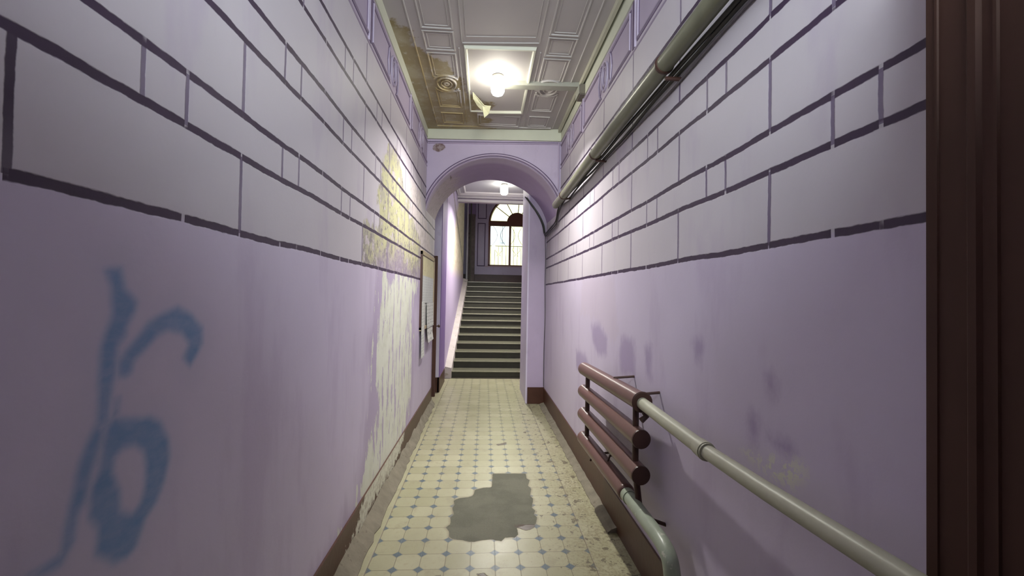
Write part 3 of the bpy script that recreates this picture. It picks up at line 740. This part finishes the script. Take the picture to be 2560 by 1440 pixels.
win = BM()
f0, f1 = YW+.06, YW+.14
box(win, WX0, WX0+.075, f0, f1, WZ0, WZ1); box(win, WX1-.075, WX1, f0, f1, WZ0, WZ1)
box(win, WX0, WX1, f0, f1, WZ0, WZ0+.05); box(win, WX0, WX1, f0-.02, f1, WZ1-.10, WZ1+.07, .008)
tw = lambda u, v, o: (u, f1 - o, v)
band(win, [(wc + (wrad-.035)*math.cos(PI*i/40), WZ1 + (wrad-.035)*math.sin(PI*i/40)) for i in range(41)], .085, .09, False, tw)
window = struct('window_1', win, M['window_brown'])
for xm in (.82, 1.285):
    bm = BM(); box(bm, xm-.035, xm+.035, f0, f1, WZ0+.04, WZ1-.08, .006); obj('mullion', bm, M['window_brown'], window)
bm = BM()
fan = [(wc + .35*math.cos(PI*i/20), WZ1 + .02 + .35*math.sin(PI*i/20)) for i in range(21)]
va_ = [bm.verts.new((x, f0-.01, z)) for x, z in fan]; vb_ = [bm.verts.new((x, f1, z)) for x, z in fan]
bm.faces.new(va_); bm.faces.new(vb_)
for i in range(21): j = (i+1) % 21; bm.faces.new((va_[i], va_[j], vb_[j], vb_[i]))
obj('fan_hub', bm, M['window_brown'], window)
for an in (30, 62, 85, 118, 142):
    t = math.radians(an); bm = BM()
    tube(bm, [(wc + .34*math.cos(t), f0+.03, WZ1+.02+.34*math.sin(t)), (wc + (wrad-.03)*math.cos(t), f0+.03, WZ1+(wrad-.03)*math.sin(t))], .013, 8); obj('fan_spoke', bm, M['window_brown'], window)
for xa, xb in ((WX0+.07, .79), (.85, 1.255), (1.315, WX1-.07)):
    bm = BM(); box(bm, xa, xb, f0+.03, f0+.034, WZ0+.04, WZ1-.08); obj('pane', bm, M['glass'], window)
bm = BM()
arc = [(wc + (wrad-.06)*math.cos(PI*i/24), WZ1 + .04 + (wrad-.08)*math.sin(PI*i/24)) for i in range(25)]
va_ = [bm.verts.new((x, f0+.05, z)) for x, z in arc]; vb_ = [bm.verts.new((x, f0+.054, z)) for x, z in arc]
bm.faces.new(va_); bm.faces.new(vb_)
for i in range(25): j = (i+1) % 25; bm.faces.new((va_[i], va_[j], vb_[j], vb_[i]))
obj('fanlight_pane', bm, M['glass'], window)
bm = BM(); box(bm, WX0-.10, WX1+.1, YW-.05, f0, WZ0-.03, WZ0, .006); obj('window_sill', bm, M['sill'], window)

# iron grille outside the window
gr = thing('window_grille', 'thin iron grille with bars and curls outside the arched landing window', 'grille', (wc, YW+.25, WZ0))
gy = YW + .25
bm = BM()
for zz in (WZ0+.05, 3.33, 4.06): tube(bm, [(WX0-.0, gy, zz), (WX1+.0, gy, zz)], .010, 8)
obj('rail', bm, M['iron'], gr)
for i in range(15):
    x = WX0 + .13*(i+.75)
    bm = BM(); tube(bm, [(x, gy, WZ0+.05), (x, gy, 3.33 if i % 3 else 4.06)], .006, 6); obj('bar', bm, M['iron'], gr)
for cx in (.45, 1.055, 1.66):
    for sg in (-1, 1):
        bm = BM(); tube(bm, [(cx + sg*(.055 + .19*(abs(t))**1.8), gy, 3.70 + .36*t) for t in [-1 + 2*i/20 for i in range(21)]], .007, 6)
        obj('scroll', bm, M['iron'], gr)
        bm = BM(); tube(bm, [(cx + sg*(.08 + .05*math.sin(3*t)), gy, 3.30 - .16*t) for t in [i/10*2 for i in range(11)]], .006, 6)
        obj('scroll', bm, M['iron'], gr)

# courtyard beyond
bm = BM(); box(bm, -12, 14, YW+.36, 22, .7, 1.0); struct('ground', bm, M['stone'])
bl_ = thing('building', 'yellow rendered building across the courtyard seen through the arched window', 'building', (1, 22, 1))
bm = BM(); box(bm, -9, 12, 22, 24, 1.0, 14); obj('facade', bm, M['facade'], bl_)
w_ = BM(); box(w_, .72, 1.02, 21.94, 22.02, 4.35, 5.25); wn = obj('window', w_, M['grey_trim'], bl_)
bm = BM(); box(bm, .76, .98, 21.92, 21.95, 4.40, 5.20); obj('pane', bm, M['dark_glass'], wn)

# ---- entrance end, behind the viewer: wall, door and a fanlight added for fill light
bm = BM()
y0, y1 = -.75, -.18  # wall made deep so the added fill misses the low near walls
box(bm, -1.2, -.70, y0, y1, 0, 3.75); box(bm, .86, 1.35, y0, y1, 0, 3.75); box(bm, -.70, .86, y0, y1, 2.42, 2.60); box(bm, -.70, .86, y0, y1, 3.50, 3.75)
struct('wall_front', bm, M['lavender'])
bm = BM(); box(bm, -.70, .86, -.70, -.64, 0, 2.42, .004)
d3 = struct('door_2', bm, M['door'])
for xa, xb in ((-.6, .0), (.16, .76)):
    for za_, zb_ in ((.2, 1.0), (1.15, 2.25)):
        bm = BM(); box(bm, xa, xb, -.65, -.625, za_, zb_, .008); obj('door_panel', bm, M['door'], d3)
win = BM(); box(win, -.70, .86, -.62, -.56, 2.60, 2.65); box(win, -.70, .86, -.62, -.56, 3.45, 3.50); box(win, -.70, -.64, -.62, -.56, 2.6, 3.5); box(win, .80, .86, -.62, -.56, 2.6, 3.5); box(win, .06, .10, -.62, -.56, 2.6, 3.5)  # unseen window, added to give the fill light an opening
w2 = struct('added_fanlight', win, M['window_brown'])
bm = BM(); box(bm, -.64, .80, -.592, -.588, 2.65, 3.45); obj('pane', bm, M['glass'], w2)

# ---- open entrance door leaf against the right wall
bm = BM(); box(bm, .900, .945, -.10, .815, .02, 2.40, .004)
d1 = struct('door_1', bm, M['door'])
bm = BM()
td = lambda u, v, o: (.900 - o, u, v)
for za_, zb_ in ((.18, .92), (1.06, 2.28)):
    band(bm, rect(.06, .725, za_, zb_), .030, .006, True, td); band(bm, rect(.095, .690, za_+.04, zb_-.04), .012, .004, True, td)
obj('door_panel', bm, M['door'], d1)
bm = BM(); band(bm, [(.790, .03), (.790, 2.39)], .010, .003, False, td); obj('edge_bead', bm, M['door'], d1)

# ---- brown door seen edge-on at the end of the left wall
bm = BM(); box(bm, -1.13, -.712, 6.396, 6.442, .09, 2.19, .005)
d4 = struct('door_3', bm, M['door'])
bm = BM(); tube(bm, [(-.714, 6.42, 1.14), (-.684, 6.42, 1.14)], .009, 10); lathe(bm, [(.010, 0), (.022, .008), (.024, .018), (.018, .03), (.006, .034)], (-.690, 6.42, 1.14), 14, Matrix.Rotation(PI/2, 3, 'Y'))
obj('door_knob', bm, M['radiator_dark'], d4, smooth=True)

# ================================================================== THINGS
# ---- lamps
def lamp(label, x, y, zc, strength, s=1.0, spread=124):
    t = thing('ceiling_lamp', label, 'lamp', (x, y, zc), 'jar shaped ceiling lamps')
    bm = BM(); lathe(bm, [(.050*s, 0), (.056*s, -.006), (.056*s, -.020), (.048*s, -.030*s), (.040*s, -.034*s)], (x, y, zc), 24); obj('lamp_base', bm, M['metal'], t, smooth=True)
    bm = BM(); lathe(bm, [(.046*s, -.030*s), (.060*s, -.040*s), (.066*s, -.058*s), (.066*s, -.12*s), (.062*s, -.155*s), (.048*s, -.180*s), (.020*s, -.188*s)], (x, y, zc), 28)
    obj('lamp_shade', bm, glow_mat('lit_lamp_glass', (1.0, .98, .84), strength[0]), t, smooth=True)
    l = bpy.data.lights.new('lamp_bulb', 'AREA'); l.shape = 'DISK'; l.size = .09*s; l.spread = math.radians(spread); l.energy = strength[1]; l.color = (1.0, .97, .91)
    b = bpy.data.objects.new('lamp_bulb', l); COL.objects.link(b); b.location = (x, y, zc - .19*s - .004)
    return t
LAMP1, LAMP2 = (38.0, 38.0), (24.0, 88.0)
lamp('lit glass jar lamp on the stained panelled corridor ceiling', .085, 4.03, ZC, LAMP1)
lamp('lit lamp on the white hall ceiling just beyond the arch', .37, 9.0, 4.0, LAMP2, 1.25, 150)

# ---- ceiling duct to the lamp, duct along the right edge, junction box
bm = BM()
hexa(bm, [(.896, .3, 3.668), (.922, .3, 3.668), (.905, 5.24, 3.668), (.879, 5.24, 3.668), (.896, .3, 3.716), (.922, .3, 3.716), (.905, 5.24, 3.716), (.879, 5.24, 3.716)])
tag(obj('cable_duct', bm, M['duct']), 'long cream cable duct running along the right edge of the ceiling', 'cable duct')
bm = BM()
hexa(bm, [(.12, 4.11, 3.672), (.885, 4.075, 3.672), (.885, 4.165, 3.672), (.12, 4.20, 3.672), (.12, 4.11, 3.716), (.885, 4.075, 3.716), (.885, 4.165, 3.716), (.12, 4.20, 3.716)])
tag(obj('cable_duct', bm, M['duct_grey']), 'short grey cable duct crossing the ceiling from the lamp to the junction box', 'cable duct')
jb = thing('junction_box', 'small grey brown junction box at the top of the right wall', 'junction box', (.9, 4.09, 3.62))
bm = BM(); box(bm, .872, .937, 4.00, 4.17, 3.565, 3.668, .008); obj('box_body', bm, M['box'], jb, smooth=True)
bm = BM(); box(bm, .866, .873, 4.01, 4.16, 3.573, 3.66, .003); obj('box_lid', bm, M['duct_grey'], jb)

# hanging flake of ceiling paint
bm = BM(); fp = [(-.168, 4.38, 0), (-.10, 4.47, .035), (-.04, 4.56, .06), (.025, 4.58, .05), (.005, 4.66, .10), (-.045, 4.68, .14), (-.06, 4.64, .085), (-.12, 4.58, .055), (-.165, 4.47, .03)]
a_ = [bm.verts.new((x, y, ZC - d)) for x, y, d in fp]; b_ = [bm.verts.new((x, y, ZC - d + .004)) for x, y, d in fp]
ca, cb = bm.verts.new((-.07, 4.56, ZC-.055)), bm.verts.new((-.07, 4.56, ZC-.051))
for i in range(9):
    j = (i+1) % 9
    bm.faces.new((a_[i], a_[j], ca)); bm.faces.new((b_[j], b_[i], cb)); bm.faces.new((a_[i], b_[i], b_[j], a_[j]))
obj('paint_flake', bm, plain('yellowed_paint_flake', (.74, .73, .50), .6), ceil)

# ---- overhead pipe along the right wall with cables under it
po = thing('overhead_pipe', 'thick grey green pipe high on the right wall running to the arch', 'pipe', (.85, 3, 2.74))
bm = BM(); tube(bm, [(xr(y) - .09, y, 2.742 + .018*math.sin(y*.9)) for y in np.arange(-.15, 5.25, .25)], .043, 20); obj('pipe_run', bm, M['pipe_old'], po, smooth=True)
for y in (.9, 2.02, 3.3, 4.6):
    bm = BM(); tube(bm, [(xr(y)+.02, y, 2.69), (xr(y)-.085, y, 2.69)], .010, 8); lathe(bm, [(.046, -.012), (.049, -.006), (.049, .006), (.046, .012)], (xr(y)-.09, y, 2.742 + .018*math.sin(y*.9)), 20, Matrix.Rotation(PI/2, 3, 'X'))
    obj('pipe_bracket', bm, M['radiator_dark'], po, smooth=True)
def run(y0, y1, z, o, amp, ph): return [(xr(y) - o, y, z + amp*math.sin(y*3.1+ph) + amp*.6*math.sin(y*7.3+ph*2)) for y in np.arange(y0, y1, .2)]
drop = [(.902, 4.95, 2.725), (.898, 5.20, 2.67), (.896, 5.33, 2.555), (.893, 5.70, 2.535), (.89, 6.15, 2.52), (.888, 6.33, 2.535)]
archback = [(.870, 6.345, 2.68), (.800, 6.345, 2.83), (.705, 6.345, 2.965), (.60, 6.36, 3.10)]
bm = BM(); tube(bm, spline(run(-.15, 4.8, 2.728, .036, .004, 0) + drop + archback, 4), .011, 8)
tag(obj('cable', bm, M['cable'], smooth=True), 'thick black cable under the overhead pipe that bends up round the arch edge', 'cable', 'cables under the overhead pipe')
bm = BM(); tube(bm, spline(run(-.15, 4.8, 2.708, .020, .007, 1.7) + [(x-.012, y, z+.022) for x, y, z in drop] + [(x-.02, y, z+.012) for x, y, z in archback], 4), .009, 8)
tag(obj('cable', bm, M['cable'], smooth=True), 'second black cable sagging loosely below the thick one under the pipe', 'cable', 'cables under the overhead pipe')
bm = BM(); tube(bm, spline(run(-.15, 4.8, 2.688, .010, .006, 4.1) + [(x+.004, y, z-.026) for x, y, z in drop] + [(.905, 6.35, 2.2), (.902, 6.352, 1.8), (.912, 6.350, 1.3), (.904, 6.352, .8), (.907, 6.35, .26)], 4), .006, 8)
tag(obj('cable', bm, M['cable_grey'], smooth=True), 'thin dark cable that drops down the corner of the right pier to the baseboard', 'cable', 'cables under the overhead pipe')
bm = BM(); tube(bm, [(xr(5.2)-.030, yarch(.9)-.012, z) for z in (3.56, 3.2, 2.83)], .008, 8)
tag(obj('conduit', bm, M['lavender']), 'thin lavender painted conduit upright in the corner right of the arch', 'conduit')

# ---- tube radiator on the right wall
rad = thing('radiator', 'brown four tube radiator fixed low on the right wall', 'radiator', (.82, 2.8, .5))
FX, NX, FY, NY = .792, .838, 3.30, 2.20
zs = [(1.046, 1.058), (.874, .862), (.698, .673), (.512, .490)]
for i, (zf, zn) in enumerate(zs):
    bm = BM(); r = .050
    ny = NY if i < 3 else 2.40
    f = Vector((FX, FY, zf)); n = Vector((NX, NY, zn)); n = f + (n-f)*((FY-ny)/(FY-NY))
    tube(bm, [n, n + (f-n)*.02, n + (f-n)*.98, f], r, 24, 'dome' if i == 3 else 'flat')
    d = (f-n).normalized()
    tube(bm, [f - d*.002, f + d*.012, f + d*.022], [r, r*.86, r*.5], 24)
    tb_ = obj('radiator_tube', bm, M['radiator'], rad, smooth=True)
    if i in (1, 2):
        bm = BM(); tube(bm, [n - d*.003, n + d*.006], [r*1.0, r*1.03], 24); obj('tube_end', bm, M['radiator_dark'], tb_, smooth=True)
    if i == 0:
        bm = BM(); lathe(bm, [(.036, -.004), (.054, -.004), (.056, .004), (.050, .010), (.036, .010)], n, 24, Matrix.Rotation(PI/2, 3, 'X')); obj('end_ring', bm, M['radiator_dark'], tb_, smooth=True)
def at(i, t):
    zf, zn = zs[i]; return (FX + (NX-FX)*t, FY + (NY-FY)*t, zf + (zn-zf)*t)
for i in range(3):
    for t in (.09, .93):
        a, b = at(i, t), at(i+1, t)
        if i == 2 and t > .9: b = (b[0]+.02, b[1]-.02, b[2]-.02)
        bm = BM(); tube(bm, [a, b], .017, 12); obj('connector', bm, M['radiator_dark'], rad, smooth=True)
for y, z, x in ((2.62, 1.105, .80), (2.02+.22, 1.09, .83), (3.1, .455, .80), (2.72, .585, .81)):
    bm = BM(); tube(bm, [(x, y, z-.05), (x+.02, y, z), (xr(y)+.01, y, z+.01)], .008, 8); obj('wall_hook', bm, M['radiator_dark'], rad, smooth=True)
bm = BM(); tube(bm, [(.845, 2.20, 1.02), (.858, 2.19, .985), (.83, 2.185, .965)], .016, 10); obj('drain_tap', bm, M['radiator_dark'], rad, smooth=True)

# ---- supply pipes
up = thing('heating_pipe', 'cream painted heating pipe running along the right wall from the top radiator tube', 'pipe', (.84, 1.5, 1.05))
bm = BM(); tube(bm, [(.838, 2.235, 1.058), (.838, 2.18, 1.052), (.839, 1.9, 1.043), (.838, 1.54, 1.036)], [.031, .031, .031, .031], 20); tube(bm, [(.838, 1.60, 1.037), (.837, 1.545, 1.036)], [.034, .036], 20); obj('pipe_section', bm, M['pipe_cream'], up, smooth=True)
bm = BM(); tube(bm, [(.838, 1.555, 1.036), (.836, 1.2, 1.044), (.834, .8, 1.062), (.832, .35, 1.075), (.832, -.12, 1.08)], .0275, 20); obj('pipe_section', bm, M['pipe_cream'], up, smooth=True)
bm = BM(); tube(bm, [(.838, 1.575, 1.036), (.8375, 1.535, 1.036)], .0335, 20); obj('coupling', bm, M['pipe_cream'], up, smooth=True)
lo = thing('return_pipe', 'pale green return pipe bending from the bottom radiator tube down to the floor', 'pipe', (.84, 1.8, .4))
bm = BM(); tube(bm, spline([(.829, 2.43, .490), (.831, 2.30, .490), (.832, 2.08, .490), (.833, 1.93, .490), (.834, 1.845, .465), (.834, 1.81, .40), (.834, 1.80, .30), (.834, 1.80, .012)], 6), .036, 20); obj('pipe_run', bm, M['pipe_green'], lo, smooth=True)
bm = BM(); tube(bm, [(.8295, 2.42, .490), (.831, 2.34, .490)], .041, 20); obj('coupling', bm, M['pipe_green'], lo, smooth=True)
bm = BM(); tube(bm, [(.84, 2.16, .48), (xr(2.16)+.01, 2.15, .44)], .010, 8); obj('pipe_hook', bm, M['radiator_dark'], lo)

# ---- notice board on the left wall and the sheets on it
nb = thing('notice_board', 'narrow wooden framed notice board on the left wall beside the brown door', 'notice board', (xl(5.7), 5.72, 1.65))
def onwall(bm, y0, y1, z0, z1, o0, o1, bev=0):
    hexa(bm, [(xl(y0)+o0, y0, z0), (xl(y0)+o1, y0, z0), (xl(y1)+o1, y1, z0), (xl(y1)+o0, y1, z0), (xl(y0)+o0, y0, z1), (xl(y0)+o1, y0, z1), (xl(y1)+o1, y1, z1), (xl(y1)+o0, y1, z1)])
    return bm
obj('backing', onwall(BM(), 5.16, 6.28, 1.20, 2.10, -.01, .012), M['board_back'], nb)
for nm, a in (('left_stile', (5.12, 5.17, 1.18, 2.13)), ('right_stile', (6.22, 6.30, 1.18, 2.13)), ('top_rail', (5.12, 6.30, 2.09, 2.14)), ('bottom_rail', (5.12, 6.30, 1.17, 1.21))):
    obj('frame_piece', onwall(BM(), *a, -.01, .024), M['radiator_dark'] if nm == 'left_stile' else M['wood'], nb)
def sheet(label, y0, y1, z0, z1, mat, o=.014, curl=.0):
    bm = BM(); n = 6; F = []; B = []
    for i in range(n+1):
        z = z1 + (z0-z1)*i/n; d = o + curl*(i/n)**2
        F.append([bm.verts.new((xl(y)+d+.0015, y, z)) for y in (y0, y1)]); B.append([bm.verts.new((xl(y)+d, y, z)) for y in (y0, y1)])
    for i in range(n):
        bm.faces.new((F[i][0], F[i][1], F[i+1][1], F[i+1][0])); bm.faces.new((B[i][1], B[i][0], B[i+1][0], B[i+1][1]))
        bm.faces.new((F[i][0], F[i+1][0], B[i+1][0], B[i][0])); bm.faces.new((F[i][1], B[i][1], B[i+1][1], F[i+1][1]))
    bm.faces.new((F[0][0], B[0][0], B[0][1], F[0][1])); bm.faces.new((F[n][0], F[n][1], B[n][1], B[n][0]))
    tag(obj('paper_notice', bm, mat), label, 'paper notice', 'sheets on the notice board')
def paper_mat(name, base, ink, rows, amt):
    k = Mat(name); P, x, y, z = k.pos()
    ln = k.ss(k.m_('ABSOLUTE', k.m_('SUBTRACT', k.m_('FRACT', k.m_('MULTIPLY', z, rows)), .5)), .20, .26)
    w = k.m_('MULTIPLY', ln, k.ss(k.noise(1.0, 4, .7, vec=k.vec(0.0, k.m_('MULTIPLY', y, 30.0), k.m_('MULTIPLY', k.m_('FLOOR', k.m_('MULTIPLY', z, rows)), 3.7))), .5, .56))
    c = k.mix(k.m_('MULTIPLY', w, amt), k.vary(base, k.noise(7, 4), .85, 1.08), ink)
    return k.done(c, .75, 0, .2)
sheet('yellowed rust spotted header sheet along the top of the notice board', 5.19, 6.21, 1.84, 2.08, plain('yellowed_sheet', (.62, .58, .36), .8, .75, 1.1, 9, .2, .2, worn=(.33, .25, .14)))
sheet('plain pale grey sheet below the yellowed header of the notice board', 5.22, 6.21, 1.50, 1.84, paper_mat('grey_sheet', (.56, .58, .56), (.25, .25, .26), 30.0, .35), .016)
sheet('torn printed white sheet across the lower notice board', 5.55, 6.20, 1.17, 1.50, paper_mat('printed_sheet', (.62, .63, .60), (.13, .13, .13), 22.0, .7), .026, .01)
sheet('long narrow white strip hanging below the left end of the notice board', 5.14, 5.36, .84, 1.52, paper_mat('strip_sheet', (.60, .62, .58), (.2, .2, .2), 26.0, .5), .026, .006)
sheet('small white sheet with dark print hanging under the notice board', 5.60, 6.12, .98, 1.17, paper_mat('dark_print_sheet', (.66, .66, .62), (.05, .05, .06), 11.0, .9), .030, .02)

# ---- riser pipes on the landing
bm = BM(); tube(bm, [(-.60, 13.82, 2.03), (-.60, 13.82, 5.26)], .030, 14)
tag(obj('riser_pipe', bm, M['white_trim'], smooth=True), 'pale riser pipe on the landing at the end of the stair wall', 'pipe')
bm = BM(); tube(bm, [(-.49, 13.85, 2.03), (-.49, 13.85, 5.26)], .022, 14)
tag(obj('riser_pipe', bm, M['iron'], smooth=True), 'dark thin riser pipe between the pale pipe and the broken corner', 'pipe')

# ================================================================== LIGHT
world = bpy.data.worlds.new('sky'); scene.world = world; world.use_nodes = True
nt = world.node_tree; bg = nt.nodes['Background']
WORLD = 3.0
bg.inputs[0].default_value = (.80, .88, 1.0, 1); bg.inputs[1].default_value = WORLD
def portal(name, loc, rot, sx, sy):
    l = bpy.data.lights.new(name, 'AREA'); l.shape = 'RECTANGLE'; l.size = sx; l.size_y = sy
    l.cycles.is_portal = True
    o = bpy.data.objects.new(name, l); COL.objects.link(o); o.location = loc; o.rotation_euler = rot
dl = bpy.data.lights.new('fanlight_fill', 'AREA'); dl.shape = 'RECTANGLE'; dl.size = 1.5; dl.size_y = .86  # added fill light behind the unseen fanlight, brightens the near walls
dl.energy = 95.0; dl.color = (.90, .95, 1.0)
do = bpy.data.objects.new('fanlight_fill', dl); COL.objects.link(do); do.location = (.08, -.72, 3.05); do.rotation_euler = (PI/2, 0, 0)
portal('landing_window_portal', (wc, YW+.16, 3.85), (-PI/2, 0, 0), 1.94, 2.46)

# ================================================================== CAMERA
cam = bpy.data.cameras.new('camera'); co = bpy.data.objects.new('camera', cam); COL.objects.link(co)
cam.sensor_width = 36.0; cam.lens = 36.0 * 1061.2 / 2560; cam.clip_start = .02
yaw, pitch, roll = .0639, .0205, .0190
f = Vector((math.sin(yaw)*math.cos(pitch), math.cos(yaw)*math.cos(pitch), math.sin(pitch)))
rt = Vector((math.cos(yaw), -math.sin(yaw), 0)); upv = rt.cross(f)
r2 = rt*math.cos(roll) + upv*math.sin(roll); u2 = -rt*math.sin(roll) + upv*math.cos(roll)
Mx = Matrix((r2, u2, -f)).transposed().to_4x4(); Mx.translation = (0, 0, 1.6)
co.matrix_world = Mx
scene.camera = co
vs = scene.view_settings
vs.view_transform = 'Standard'; vs.look = 'None'; vs.gamma = 1.0; vs.use_curve_mapping = False; vs.exposure = 0.6
scene.cycles.max_bounces = 10; scene.cycles.diffuse_bounces = 6; scene.cycles.transparent_max_bounces = 12
scene.cycles.use_denoising = True
